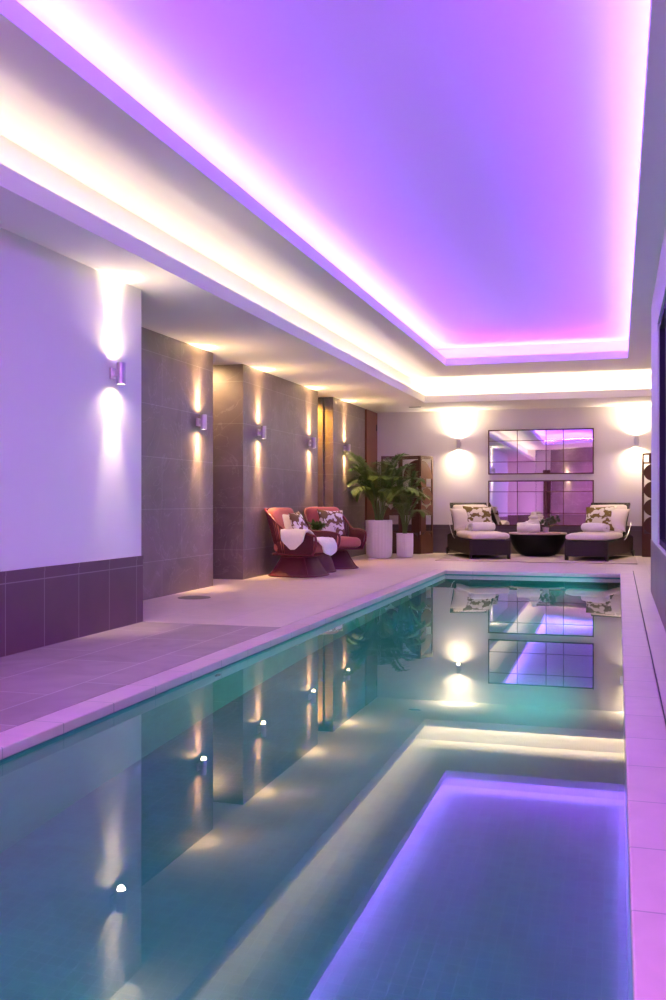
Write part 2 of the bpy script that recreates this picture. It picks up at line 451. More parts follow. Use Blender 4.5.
# lights -------------------------------------------------------------------------------
def strip(name, p, q, col, w_per_m, aim, width=.03, spread=180):
    p, q = Vector(p), Vector(q); d = q - p
    l = bpy.data.lights.new(name, 'AREA'); l.shape = 'RECTANGLE'; l.size = d.length; l.size_y = width
    l.color = col; l.energy = w_per_m * d.length; l.spread = math.radians(spread)
    o = link(bpy.data.objects.new(name, l)); o.location = (p + q) / 2
    # local X along the strip, emitting side (-Z) pointing along aim
    ex = d.normalized(); ez = -Vector(aim).normalized(); ey = ez.cross(ex)
    o.matrix_world = Matrix.Translation((p + q) / 2) @ Matrix((ex, ey, ez)).transposed().to_4x4()
    return o
zq = ZQ - .002
for dz, K, colr, pw, sprd in ((-.035, .9, PURPLE, P_PURPLE, 180), (-.002, 7.0, PURPLE_FILL, P_PURPLE_FILL, 34)):  # second row is an added inward fill, evening out the recess ceiling
    z = zq + dz
    strip('purple_led', (QX0 - .11, QY0, z), (QX0 - .11, QY1, z), colr, pw, (K, 0, 1), spread=sprd)
    strip('purple_led', (QX1 + .11, QY0, z), (QX1 + .11, QY1, z), colr, pw, (-K, 0, 1), spread=sprd)
    strip('purple_led', (QX0, QY1 + .11, z), (QX1, QY1 + .11, z), colr, pw, (0, -K, 1), spread=sprd)
    strip('purple_led', (QX0, QY0 - .11, z), (QX1, QY0 - .11, z), colr, pw, (0, K, 1), spread=sprd)
zc = ZS + .06
strip('white_led', (BX - .11, YN + .2, zc), (BX - .11, BY, zc), WARM, P_WHITE, (.5, 0, 1))
strip('white_led', (BX, BY + .11, zc), (XE - .1, BY + .11, zc), WARM, P_WHITE * 2.7, (0, -.5, 1))

def spot(name, loc, dirv, col, e, ang, blend=1.0, r=.015, parent=None):
    l = bpy.data.lights.new(name, 'SPOT'); l.color = col; l.energy = e; l.spot_size = math.radians(ang); l.spot_blend = blend; l.shadow_soft_size = r
    o = link(bpy.data.objects.new(name, l)); o.location = loc
    o.rotation_euler = Vector(dirv).to_track_quat('-Z', 'Y').to_euler()
    if parent: o.parent = parent
    return o

def sconce_proto():
    """local +X points away from the wall; origin at the wall surface, mid height"""
    t = thing('wall_sconce', 'x', 'wall light')
    bm = bmesh.new(); box(bm, 0, .022, -.045, .045, -.045, .045); obj('mount_plate', bm, metal, t, bevel=.004)
    bm = bmesh.new(); box(bm, .02, .05, -.02, .02, -.022, .022); obj('arm', bm, metal, t, bevel=.003)
    bm = bmesh.new(); lathe(bm, [(0, -.078), (.030, -.078), (.030, -.084), (.036, -.084), (.036, .084), (.030, .084), (.030, .078), (0, .078)], 24, (.078, 0))
    tb = obj('lamp_tube', bm, metal, t, smooth=False, bevel=.001)
    for z in (-1, 1):
        bm = bmesh.new(); lathe(bm, [(0, z * .0785), (.029, z * .0785), (.029, z * .081), (0, z * .081)], 20, (.078, 0)); obj('lens', bm, lamp_glow, tb)
    return t
SCN = [((XL, 6.72, 2.0), 0, 'silver up-and-down wall light on the white wall', WARM, 1.3),
       ((XS, 10.06, 1.905), 0, 'silver wall light on the stone panel next to the white wall', AMBER, 2.3),
       ((XS, 11.98, 1.92), 0, 'silver wall light on the middle stone panel, left of the pair there', AMBER, 2.3),
       ((XS, 14.18, 1.91), 0, 'silver wall light above the second red armchair', AMBER, 2.3),
       ((XS, 16.18, 1.92), 0, 'silver wall light behind the tips of the palm leaves', AMBER, 2.3),
       ((-2.95, YB, 2.11), -PI / 2, 'silver wall light left of the wall mirrors', WARM, 1.7),
       ((.325, YB, 2.11), -PI / 2, 'silver wall light right of the wall mirrors', WARM, 1.7),
       ((-1.9, YN, 2.0), PI / 2, 'silver wall light on the near wall, seen only in the mirrors', WARM, 1)]
sp = None
for loc, rz, lab, colr, k in SCN:
    if sp is None:
        sp = sconce_proto(); sp.location = loc; sp.rotation_euler = (0, 0, rz); sp['label'] = lab; sp['group'] = 'up and down wall lights'
    else:
        copy_thing(sp, loc, rz, lab, 'up and down wall lights')
    M = Matrix.Translation(loc) @ Matrix.Rotation(rz, 4, 'Z')
    for s in (1, -1):
        wide = colr is WARM and k > 1.65
        spot('sconce_beam', M @ Vector((.058, 0, s * .090)), M.to_3x3() @ Vector((-.10 if not wide else -.05, 0, s)), colr, P_SCONCE * k * (.28 if wide else 1), 46 if not wide else 80, 1.0, .028)
        spot('sconce_spill', M @ Vector((.078, 0, s * .092)), M.to_3x3() @ Vector((.02, 0, s)), colr, P_SPILL * k * (3.2 if wide else 1.0), 165, .9, .03)
# warm lamps inside the two recesses
spot('recess_lamp', (-5.2, 10.95, 2.7), (.35, .75, -1), AMBER, 40, 120, .8, .05)
spot('recess_lamp', (-5.05, 15.1, 2.7), (.1, .45, -1), (1, .52, .08), 110, 120, .8, .05)

# unseen fill downlights added behind the camera, tinting the near floor magenta
for k, (x, y) in enumerate(((-.35, -.4), (-.25, -1.9), (-.30, -1.15))):
    zc2 = ZU if x > BX else ZS
    t = thing('ceiling_fill_light', ['added round fill downlight at the near end, closer to the pool', 'added round fill downlight at the near end, closer to the near wall', 'added round fill downlight at the near end, middle one of three'][k], 'downlight', (x, y, zc2), 0, 'added fill downlights at the near end')
    bm = bmesh.new(); lathe(bm, [(.045, .002), (.06, .002), (.06, -.006), (.05, -.008), (.045, -.004)], 28); obj('rim', bm, metal, t)
    bm = bmesh.new(); lathe(bm, [(0, -.001), (.045, -.001), (.045, -.003), (0, -.003)], 28); obj('lens', bm, lamp_glow, t)
    spot('near_fill_beam', (x, y, zc2 - .03), (0, .35, -1), (.85, .30, 1.0), P_NEAR_FILL, 165, .7, .012)

# underwater fill lamps, added to turn the pool teal ------------------------------------------------------------------------------
def pool_fill_lamp(y, lab):
    t = thing('pool_fill_light', lab, 'pool light', (PX1, y, -.42), PI, 'added underwater fill lights')
    bm = bmesh.new(); tube(bm, [(.006, .09 * math.cos(a), .09 * math.sin(a)) for a in [2 * PI * k / 24 for k in range(24)]], .012, 8, closed=True); obj('bezel', bm, metal, t, smooth=True)
    bm = bmesh.new(); lathe(bm, [(0, .001), (.085, .001), (.07, .008), (0, .012)], 24)
    for v in bm.verts: v.co = Vector((v.co.z, v.co.x, v.co.y))
    obj('lens', bm, emit('pool_fill_lens', (.75, .95, 1), 8.0), t, smooth=True)
    spot('pool_fill_beam', (PX1 - .03, y, -.42), (-1, 0, -.1), (.35, 1, .88), P_POOL_FILL, 160, .6, .06)
    return t
for y, lab in ((6.3, 'added underwater fill light nearest the camera on the right pool wall'), (9.6, 'added underwater fill light further along the right pool wall'), (12.9, 'added underwater fill light near the far right pool corner')):
    pool_fill_lamp(y, lab)
t = pool_fill_lamp(9.6, 'added underwater fill light in the near end wall of the pool')
t.location = (-1.3, PY0, -.42); t.rotation_euler = (0, 0, PI / 2)
lo = [o for o in SC.objects if o.name.startswith('pool_fill_beam')][-1]
lo.location = (-1.3, PY0 + .04, -.42); lo.rotation_euler = Vector((0, 1, -.1)).to_track_quat('-Z', 'Y').to_euler(); lo.data.energy = P_POOL_FILL * .8
t = thing('pool_inlet', 'small dark water inlet on the left pool wall', 'pool fitting', (PX0, 5.54, -.2))
bm = bmesh.new(); lathe(bm, [(0, 0), (.035, 0), (.035, .012), (.02, .014), (.018, .006), (0, .006)], 20)
for v in bm.verts: v.co = Vector((v.co.z, v.co.x, v.co.y))
obj('flange', bm, dark_metal, t)

# fittings ----------------------------------------------------------------------------------
t = thing('ceiling_vent', 'small dark slot vent in the soffit near the far corner', 'vent', (-3.62, 17.55, ZS))
bm = bmesh.new(); box(bm, -.12, .12, -.04, .04, -.006, .002); obj('vent_frame', bm, metal, t)
bm = bmesh.new()
for k in range(4): box(bm, -.108, .108, -.028 + k * .016, -.02 + k * .016, -.010, -.003)
obj('slat', bm, dark_metal, t)
t = thing('drain_cover', 'round grey drain cover in the floor beside the stone wall', 'drain', (-4.22, 9.15, 0))
bm = bmesh.new(); lathe(bm, [(0, 0), (.17, 0), (.17, .005), (.15, .007), (0, .007)], 32); obj('rim', bm, plain('drain_steel', (.25, .22, .22), .5, .6), t)
bm = bmesh.new(); lathe(bm, [(0, .007), (.135, .007), (.13, .010), (0, .010)], 32); obj('plate', bm, plain('drain_plate', (.16, .14, .14), .5), t)
# wooden door in the far left corner
d = struct('door_1', bx(XS - .06, XS + .03, 17.64, YB - .02, 0, ZS - .01), red_wood, 'reddish wooden door in the far left corner', 'door')
for z in (.5, 1.75, 2.45): obj('hinge', bx(XS + .03, XS + .045, YB - .12, YB - .08, z - .06, z + .06), dark_metal, d)

# mirrors -----------------------------------------------------------------------------------
MX0, MX1 = -2.385, -.43
def wall_mirror(z0, z1, lab, tilt):
    t = thing('wall_mirror', lab, 'mirror', ((MX0 + MX1) / 2, YB, (z0 + z1) / 2), 0, 'gridded wall mirrors')
    W, H = MX1 - MX0, z1 - z0
    g = obj('mirror_glass', bx(-W / 2 + .01, W / 2 - .01, -.022, -.014, -H / 2 + .01, H / 2 - .01), mirror_m, t)
    g.rotation_euler = (tilt, 0, 0)
    bm = bmesh.new(); e = .022
    box(bm, -W / 2, W / 2, -.032, -.001, -H / 2, -H / 2 + e); box(bm, -W / 2, W / 2, -.032, -.001, H / 2 - e, H / 2)
    box(bm, -W / 2, -W / 2 + e, -.032, -.001, -H / 2 + e, H / 2 - e); box(bm, W / 2 - e, W / 2, -.032, -.001, -H / 2 + e, H / 2 - e)
    obj('frame', bm, dark_wood, t)
    for fx in (.282, .556, .718):
        x = -W / 2 + fx * W; obj('glazing_bar', bx(x - .006, x + .006, -.029, -.013, -H / 2 + e, H / 2 - e), dark_wood, t)
    for fz in (.28, .75):
        z = -H / 2 + fz * H; obj('glazing_bar', bx(-W / 2 + e, W / 2 - e, -.029, -.013, z - .005, z + .005), dark_wood, t)
wall_mirror(1.515, 2.366, 'upper of two wide gridded wall mirrors on the far wall', 0)
wall_mirror(.538, 1.40, 'lower of two wide gridded wall mirrors, just above the dado', 0)

# folding screens ------------------------------------------------------------------------------
def arc(cx, cz, r, a0, a1, n=14):
    return [(cx + r * math.cos(a0 + (a1 - a0) * k / n), cz + r * math.sin(a0 + (a1 - a0) * k / n)) for k in range(n + 1)]
def disc_panel_bm(Wd, Ht):
    bm = bmesh.new(); T = .012; fr = .03; t = .008
    box(bm, 0, fr, -T, T, 0, Ht); box(bm, Wd - fr, Wd, -T, T, 0, Ht)
    x0, x1 = fr, Wd - fr; w = x1 - x0; xm = (x0 + x1) / 2
    box(bm, x0, x1, -T, T, 0, .42); box(bm, x0, x1, -T, T, Ht - .035, Ht); box(bm, x0, x1, -T, T, 1.68, 1.71)
    h = (1.68 - .42) / 4
    for k in range(4):
        cz = .42 + h * (k + .5)
        prism(bm, [(xm + w / 2 * math.cos(a), cz + h / 2 * math.sin(a)) for a in [2 * PI * q / 28 for q in range(28)]], -t, t)
    prism(bm, [(x0 + .10, 1.71), (x1, 1.71), (x1, Ht - .035), (x0 + .10, Ht - .035)], -t, t)
    return bm
def panel_bm(Wd, Ht, flip=False):
    bm = bmesh.new(); T = .012; fr = .035
    box(bm, 0, fr, -T, T, 0, Ht); box(bm, Wd - fr, Wd, -T, T, 0, Ht)
    x0, x1 = fr, Wd - fr; w = x1 - x0; xm = (x0 + x1) / 2
    cells = [.04, .42, .50, .74, 1.0, 1.24, 1.42, 1.80]
    for z in cells[:1] + [.42, 1.80 + .02]: box(bm, x0, x1, -T, T, z - .012, z + .012)
    box(bm, x0, x1, -T, T, 0, .05); box(bm, x0, x1, -T, T, Ht - .035, Ht)
    t = .008
    # bottom: tall half disc
    prism(bm, [(x0, .05)] + [(x1, .05)] + arc(xm, .05, w / 2, 0, PI)[0:0] + [(x1, .27)] + [(xm + w / 2 * math.cos(a), .27 + .14 * math.sin(a)) for a in [PI * k / 12 for k in range(1, 12)]] + [(x0, .27)], -t, t)
    # rectangle beside an opening
    prism(bm, [(x0, .43), (xm - .03, .43), (xm - .03, .74), (x0, .74)], -t, t); box(bm, x0, x1, -T, T, .735, .755)
    # two quarter discs meeting
    prism(bm, [(x0, .755)] + arc(x0, .755, w * .56, 0, PI / 2), -t, t); prism(bm, [(x1, .755)] + arc(x1, .755, w * .56, PI / 2, PI), -t, t)
    prism(bm, arc(xm, 1.10, w / 2, PI, 2 * PI), -t, t); prism(bm, arc(xm, 1.10, w / 2, 0, PI), -t, t)
    # block with opening
    prism(bm, [(x0, 1.27), (xm - .02, 1.27), (xm - .02, 1.44), (x0, 1.44)], -t, t); box(bm, x0, x1, -T, T, 1.265, 1.285); box(bm, x0, x1, -T, T, 1.435, 1.455)
    # big quarter disc
    prism(bm, [(x0, 1.455)] + arc(x0, 1.455, min(w, .34), 0, PI / 2), -t, t)
    if flip:
        for v in bm.verts: v.co.x = Wd - v.co.x
    return bm
def screen(pts, lab, discs=()):
    c = pts[len(pts) // 2]
    t = thing('folding_screen', lab, 'screen', (c[0], c[1], 0), 0, 'folding screens')
    for i, (a, b_) in enumerate(zip(pts, pts[1:])):
        dx, dy = b_[0] - a[0], b_[1] - a[1]; L = math.hypot(dx, dy)
        o = obj('panel', disc_panel_bm(L - .012, 1.87) if i in discs else panel_bm(L - .012, 1.87, i % 2 == 1), dark_wood, t)
        an = math.atan2(dy, dx); o.rotation_euler = (0, 0, an); o.location = (a[0] - c[0] + .006 * math.cos(an), a[1] - c[1] + .006 * math.sin(an), 0)
    for p in pts[1:-1]:
        for z in (.4, 1.45): obj('hinge', bx(p[0] - c[0] - .006, p[0] - c[0] + .006, p[1] - c[1] - .012, p[1] - c[1] + .012, z - .03, z + .03), metal, t)
screen([(-4.36, 17.92), (-4.02, 18.12), (-3.60, 17.95), (-3.43, 18.32)], 'dark wooden cut-out folding screen behind the two potted plants')
screen([(.415, 18.22), (.83, 18.0), (1.2, 18.3)], 'dark wooden cut-out folding screen right of the loungers, half hidden by the wall', (0, 1))

# rug ---------------------------------------------------------------------------------------
tag(obj('rug', bx(-2.96, .30, 16.02, 18.35, 0, .012), rug_m, bevel=.004), 'thin beige rug under the loungers and bowl table', 'rug')

# loungers ----------------------------------------------------------------------------------
def make_lounger(lab, loc, rz):
    t = thing('sun_lounger', lab, 'sun lounger', loc, rz, 'wicker sun loungers')
    # body: wicker skirt as a box frame, side line rising to the back
    bm = bmesh.new()
    prof = [(-.93, .09), (.93, .07), (.93, .325), (.2, .335), (-.25, .37), (-.62, .40), (-.93, .36)]
    for y in (-.36, .33):
        prism(bm, prof, y, y + .03)
    box(bm, .90, .93, -.33, .33, .07, .325); box(bm, -.93, -.90, -.33, .33, .09, .36); box(bm, -.9, .9, -.33, .33, .27, .30)
    obj('base_frame', bm, rattan, t, bevel=.004)
    for y in (-.335, .335):
        bm = bmesh.new(); box(bm, .86, .92, y - .025, y + .025, 0, .10); obj('leg', bm, rattan, t, bevel=.003)
    for y in (-.38, .38):
        bm = bmesh.new(); lathe(bm, [(0, -.015), (.055, -.015), (.06, -.01), (.06, .01), (.055, .015), (0, .015)], 24)
        for v in bm.verts: v.co = Vector((v.co.x - .86, v.co.z + y, v.co.y + .06))
        obj('wheel', bm, rubber, t, smooth=False)
        bm = bmesh.new(); box(bm, -.885, -.835, y * .93 - .02, y * .93 + .02, .05, .14); obj('wheel_bracket', bm, rattan, t)
    ang = math.radians(53); ca, sa = math.cos(ang), math.sin(ang)
    Mb = Matrix.Translation((-.28, 0, .345)) @ Matrix(((-ca, 0, sa, 0), (0, 1, 0, 0), (sa, 0, ca, 0), (0, 0, 0, 1)))
    # backrest frame: along local x (length) with local z towards the front
    bm = bmesh.new()
    for y in (-.35, .31): box(bm, 0, .77, y, y + .04, -.03, .01, M=Mb)
    box(bm, .71, .77, -.35, .35, -.03, .014, M=Mb); box(bm, .02, .70, -.31, .31, -.02, -.005, M=Mb)
    obj('backrest_frame', bm, rattan, t, bevel=.004)
    for y in (-.375, .375):
        bm = bmesh.new(); tube(bm, [(-.18 - .52 * k / 8, y, .32 + .30 * (k / 8) ** 1.8) for k in range(9)], .007, 8); obj('strut', bm, metal, t, smooth=True)
    obj('seat_cushion', rbox(1.24, .70, .115, .055, puff=.012, jitter=.008, M=Matrix.Translation((.345, 0, .392))), white_fab, t, smooth=True)
    obj('back_cushion', rbox(.64, .66, .11, .05, puff=.01, jitter=.010, M=Mb @ Matrix.Translation((.345, 0, .068))), white_fab, t, smooth=True)
    # tufted head roll along the side edge of the back cushion
    bm = bmesh.new(); rs = []
    return t
LA = (-2.44, 17.40); LAr = math.radians(-68.6)
LB = (-.30, 17.42); LBr = math.radians(-103.3)
make_lounger('dark wicker sun lounger left of the bowl table, with cream cushions', (LA[0], LA[1], .012), LAr)
make_lounger('dark wicker sun lounger right of the bowl table, with cream cushions', (LB[0], LB[1], .012), LBr)
def on(frame, x, y, z):
    (fx, fy), r = frame
    return (fx + x * math.cos(r) - y * math.sin(r), fy + x * math.sin(r) + y * math.cos(r), z)
def pillow(name, s, th, mat, loc, yaw, lean, roll, lab, cat='pillow', group=None):
    """yaw: direction the face looks (deg, world), lean: tilt back"""
    o = obj(name, pillow_bm(s, th), mat, smooth=True)
    o.matrix_world = Matrix.Translation(loc) @ Matrix.Rotation(yaw + PI / 2, 4, 'Z') @ Matrix.Rotation(-lean, 4, 'X') @ Matrix.Rotation(roll, 4, 'Y')
    return tag(o, lab, cat, group)
pillow('throw_pillow', .55, .15, print_b, on((LA, LAr), -.20, .09, .47), LAr, math.radians(36), .05, 'olive and cream printed pillow on the left sun lounger', group='printed pillows on the loungers')
pillow('throw_pillow', .55, .15, print_b, on((LB, LBr), -.20, -.08, .47), LBr, math.radians(36), -.06, 'olive and cream printed pillow on the right sun lounger', group='printed pillows on the loungers')
pillow('throw_pillow', .50, .17, white_fab, on((LA, LAr), -.25, -.13, .475), LAr, math.radians(36), -.04, 'plain cream pillow at the edge of the left sun lounger')
pillow('throw_pillow', .50, .17, white_fab, on((LB, LBr), -.25, .13, .475), LBr, math.radians(36), .04, 'plain cream pillow at the edge of the right sun lounger')

def towel_roll(lab, loc, rz, L=.42, r=.075, group=None):
    """rolled towel: spiral section swept along local Y"""
    t = bmesh.new(); n = 40; ny = 14; th = .016
    rows = []
    for j in range(ny + 1):
        y = -L / 2 + L * j / ny; row = []
        for k in range(n + 1):
            a = 2 * PI * 2.2 * k / n; rr = r * (.35 + .65 * k / n)
            q = 1 + .13 * noise.noise((a * .8, y * 11, r * 50)) + .05 * noise.noise((a * 2, y * 24, 3.1))
            bul = 1 - .10 * abs(2 * j / ny - 1) ** 4
            row.append(t.verts.new((rr * q * bul * 1.25 * math.cos(a), y + .012 * noise.noise((k * .1, 3.3, j)), rr * q * bul * .92 * math.sin(a) + r * .92)))
        rows.append(row)
    for j in range(ny):
        for k in range(n): t.faces.new((rows[j][k], rows[j][k + 1], rows[j + 1][k + 1], rows[j + 1][k]))
    o = obj('rolled_towel', t, towel_m, smooth=True)
    s = o.modifiers.new('thick', 'SOLIDIFY'); s.thickness = th; s.offset = 0
    o.location = loc; o.rotation_euler = (0, 0, rz)
    return tag(o, lab, 'towel', group)
towel_roll('rolled white towel lying on the left sun lounger', on((LA, LAr), .16, .04, .466), LAr + .25, .46, .085, 'rolled white towels')
towel_roll('rolled white towel lying on the right sun lounger', on((LB, LBr), .16, -.04, .466), LBr - .35, .46, .085, 'rolled white towels')

# bowl table -----------------------------------------------------------------------------------
TB = (-1.40, 17.82)
t = thing('bowl_table', 'black bowl shaped table with a round top between the loungers', 'table', (TB[0], TB[1], .012))
bm = bmesh.new()
prof = [(0, 0), (.24, 0), (.255, .012)] + [(.255 + (.50 - .255) * math.sin(PI / 2 * k / 12) ** .9, .012 + .375 * (1 - math.cos(PI / 2 * k / 12)) ** .85) for k in range(1, 13)] + [(.50, .395), (.485, .395), (0, .395)]
lathe(bm, prof, 64); obj('bowl_base', bm, black_m, t, smooth=False)
bm = bmesh.new(); lathe(bm, [(0, .395), (.515, .395), (.52, .400), (.52, .418), (.515, .423), (0, .423)], 64); obj('table_top', bm, plain('pale_top', (.52, .40, .35), .35, vary=.06), t)
ZTB = .436
tag(obj('placemat', bx(TB[0] + .02, TB[0] + .42, TB[1] - .36, TB[1] - .05, ZTB - .001, ZTB + .007), tan_wood, bevel=.002), 'flat tan wooden tray on the bowl table', 'tray')
towel_roll('folded white towel on the bowl table in front of the urn', (TB[0] - .15, TB[1] - .20, ZTB), PI / 2 + .15, .40, .10, 'rolled white towels')
u_ = thing('urn', 'white lidded ceramic urn on the bowl table behind the towel', 'urn', (TB[0] - .08, TB[1] + .12, ZTB))
bm = bmesh.new(); lathe(bm, [(0, 0), (.065, 0), (.07, .01), (.05, .03), (.075, .07), (.112, .13), (.12, .17), (.105, .215), (.075, .24), (.07, .25), (0, .25)], 40); obj('urn_body', bm, pot_m, u_, smooth=True)
bm = bmesh.new(); lathe(bm, [(0, .25), (.085, .25), (.09, .258), (.105, .275), (.07, .30), (.045, .325), (.048, .36), (.042, .375), (0, .38)], 40); obj('urn_lid', bm, pot_m, u_, smooth=True)
def leaf_blade(bm, p, d, L, w, up, fold=.3, droop=.3, n=5, mi=0):
    d = d.normalized(); s = d.cross(up)
    s = s.normalized() if s.length > 1e-5 else d.orthogonal().normalized()
    nrm = s.cross(d)
    a, b_, c_ = [], [], []
    for k in range(n + 1):
        u = k / n; ww = w * (math.sin(PI * min(1, u * .92 + .08)) ** .7) * .5 if k < n else .0006
        q = p + d * (L * u) - Vector((0, 0, 1)) * (droop * L * u * u)
        a.append(bm.verts.new(q + s * ww + nrm * ww * fold)); b_.append(bm.verts.new(q)); c_.append(bm.verts.new(q - s * ww + nrm * ww * fold))
    for k in range(n):
        bm.faces.new((a[k], a[k + 1], b_[k + 1], b_[k])).material_index = mi; bm.faces.new((b_[k], b_[k + 1], c_[k + 1], c_[k])).material_index = mi
def rosette(bm, c, R, n, seed, up=.8, w=.035):
    rnd = random.Random(seed)
    for k in range(n):
        a = k * 2.399; e = .25 + 1.1 * (1 - k / n) * rnd.uniform(.6, 1.1)
        d = Vector((math.cos(a) * math.cos(e), math.sin(a) * math.cos(e), math.sin(e)))
        leaf_blade(bm, Vector(c) + Vector((0, 0, rnd.uniform(0, .05))), d, R * rnd.uniform(.6, 1.0), w * rnd.uniform(.7, 1.2), Vector((0, 0, 1)), .4, .15)
sp_ = thing('potted_succulent', 'small bushy green plant in a pale pot on the bowl table', 'potted plant', (TB[0] + .15, TB[1] - .1, ZTB + .007))
bm = bmesh.new(); lathe(bm, [(0, 0), (.05, 0), (.062, .09), (.057, .09), (.055, .078), (0, .078)], 28); obj('pot', bm, plain('pale_pot', (.55, .47, .45), .6), sp_)
bm = bmesh.new()
for k, (x, y, z) in enumerate(((0, 0, .09), (-.09, .02, .12), (.09, -.02, .13), (.15, .03, .15), (.03, .06, .18), (-.05, -.05, .15), (.12, .0, .21))): rosette(bm, (x, y, z), .085, 26, k, w=.03)
obj('foliage', bm, succ_m, sp_)
bm = bmesh.new()
for x, y, z in ((-.09, .02, .12), (.09, -.02, .13), (.15, .03, .15), (.03, .06, .18), (.12, 0, .21)): tube(bm, [(0, 0, .075), (x * .6, y * .6, .09), (x, y, z)], .006, 6)
obj('stem', bm, stem_m, sp_)

# armchairs -------------------------------------------------------------------------------------
def u_path(hw, xf, xb, n=40, rc=.24):
    """plan of the shell from right front round the back to left front (local +X is forward)"""
    pts = []
    m = n // 3
    for k in range(m): pts.append(Vector((xf + (xb + rc - xf) * k / m, -hw)))
    for k in range(m + 1):
        a = PI * k / m
        ex = 2.6
        cx = abs(math.sin(a)) ** (2 / ex); cy = math.copysign(abs(math.cos(a)) ** (2 / ex), math.cos(a))
        pts.append(Vector((xb + rc - rc * cx, -hw * cy)))
    for k in range(1, m + 1): pts.append(Vector((xb + rc + (xf - xb - rc) * k / m, hw)))
    return pts
def make_armchair(lab, loc, rz):
    t = thing('swivel_armchair', lab, 'armchair', loc, rz, 'burgundy rope armchairs')
    # flared rope base
    def ring(s, z, n=48, ex=3.2):
        out = []
        for k in range(n):
            a = 2 * PI * k / n; c_, s_ = math.cos(a), math.sin(a)
            out.append(Vector((s * math.copysign(abs(c_) ** (2 / ex), c_), s * math.copysign(abs(s_) ** (2 / ex), s_), z)))
        return out
    bm = bmesh.new(); prev = None
    for k in range(9):
        u = k / 8; s = .36 - .15 * u ** .8; vs = [bm.verts.new(p) for p in ring(s, .015 + .245 * u)]
        if prev:
            for i in range(48): bm.faces.new((prev[i], prev[(i + 1) % 48], vs[(i + 1) % 48], vs[i]))
        prev = vs
    bm.faces.new(prev)
    obj('base_skirt', bm, red_rope, t, smooth=False)
    bm = bmesh.new()
    R0, R1 = ring(.362, .013), ring(.212, .262)
    tube(bm, R0, .012, 8, closed=True); tube(bm, R1, .010, 8, closed=True)
    for i in range(6, 48, 12):
        pr = [ring(.363 - .15 * (k / 8) ** .8, .015 + .245 * k / 8)[i] for k in range(9)]
        tube(bm, pr, .009, 6)
    obj('base_frame', bm, red_frame, t, smooth=True)
    # shell
    P = u_path(.35, .40, -.27, 54)
    n = len(P)
    def topz(i):
        p = P[i]; u = max(0, min(1, (.05 - p.x) / .30)); u = u * u * (3 - 2 * u)
        return .585 + (.895 - .585) * u - .03 * max(0, (p.x - .2) / .2) ** 2
    def top(i):
        p = P[i]; u = max(0, min(1, (.05 - p.x) / .30)); u = u * u * (3 - 2 * u)
        return Vector((p.x - .17 * u, p.y * (1 - .08 * u), topz(i)))
    def bot(i): return Vector((P[i].x * .93 - .0, P[i].y * .93, .30))
    bm = bmesh.new()
    tube(bm, [bot(n - 1 - i) for i in range(n)] , .013, 8, closed=True)
    obj('seat_frame', bm, red_frame, t, smooth=True)
    bm = bmesh.new()
    fr = [bot(0), bot(0) + Vector((.03, 0, .05)), Vector((.435, -.345, .42)), Vector((.44, -.35, .50)), Vector((.43, -.35, .545)), top(0) + Vector((0, 0, .002))]
    fl = [Vector((v.x, -v.y, v.z)) for v in fr]
    tube(bm, fr + [top(i) for i in range(1, n - 1)] + fl[::-1], .016, 8)
    obj('top_rail', bm, red_frame, t, smooth=True)
    bm = bmesh.new()
    for k in range(0, 2 * n - 1):
        f = k / 2; i = int(f); g = f - i; j = min(i + 1, n - 1)
        A = bot(i).lerp(bot(j), g); B = top(i).lerp(top(j), g)
        Mid = A.lerp(B, .5) + Vector((0, 0, 0))
        tube(bm, [A, A.lerp(B, .33), A.lerp(B, .66), B], .0075, 5)
    obj('rope_weave', bm, red_rope, t, smooth=True)
    bm = bmesh.new(); box(bm, -.24, .36, -.31, .31, .285, .315); obj('seat_deck', bm, red_rope, t, bevel=.01)
    obj('seat_cushion', rbox(.66, .62, .145, .065, puff=.02, M=Matrix.Translation((.085, 0, .39))), coral, t, smooth=True)
    ang = math.radians(17)
    Mb = Matrix.Translation((-.165, 0, .44)) @ Matrix.Rotation(-ang, 4, 'Y')
    obj('back_cushion', rbox(.17, .57, .49, .08, puff=.0, M=Mb @ Matrix.Translation((0, 0, .25))), coral, t, smooth=True)
    return t
CA = (-4.13, 12.30); CAr = math.radians(-10)
CB = (-4.14, 13.85); CBr = math.radians(-46)
make_armchair('burgundy rope armchair in front, with a white sheepskin over it', (CA[0], CA[1], 0), CAr)
make_armchair('burgundy rope armchair behind, angled to the pool beside the large white planter', (CB[0], CB[1], 0), CBr)
pillow('throw_pillow', .44, .14, print_a, on((CB, CBr), .02, .03, .475), CBr, math.radians(24), .06, 'brown and white printed pillow on the armchair beside the planter', group='printed pillows on the armchairs')
pillow('throw_pillow', .42, .14, print_a, on((CA, CAr), .07, .06, .475), CAr + .15, math.radians(24), -.04, 'brown and white printed pillow standing on the sheepskin armchair', group='printed pillows on the armchairs')
pillow('throw_pillow', .40, .15, white_fab, on((CA, CAr), -.05, .02, .475), CAr, math.radians(26), .08, 'plain cream pillow tucked behind the printed one on the front armchair')
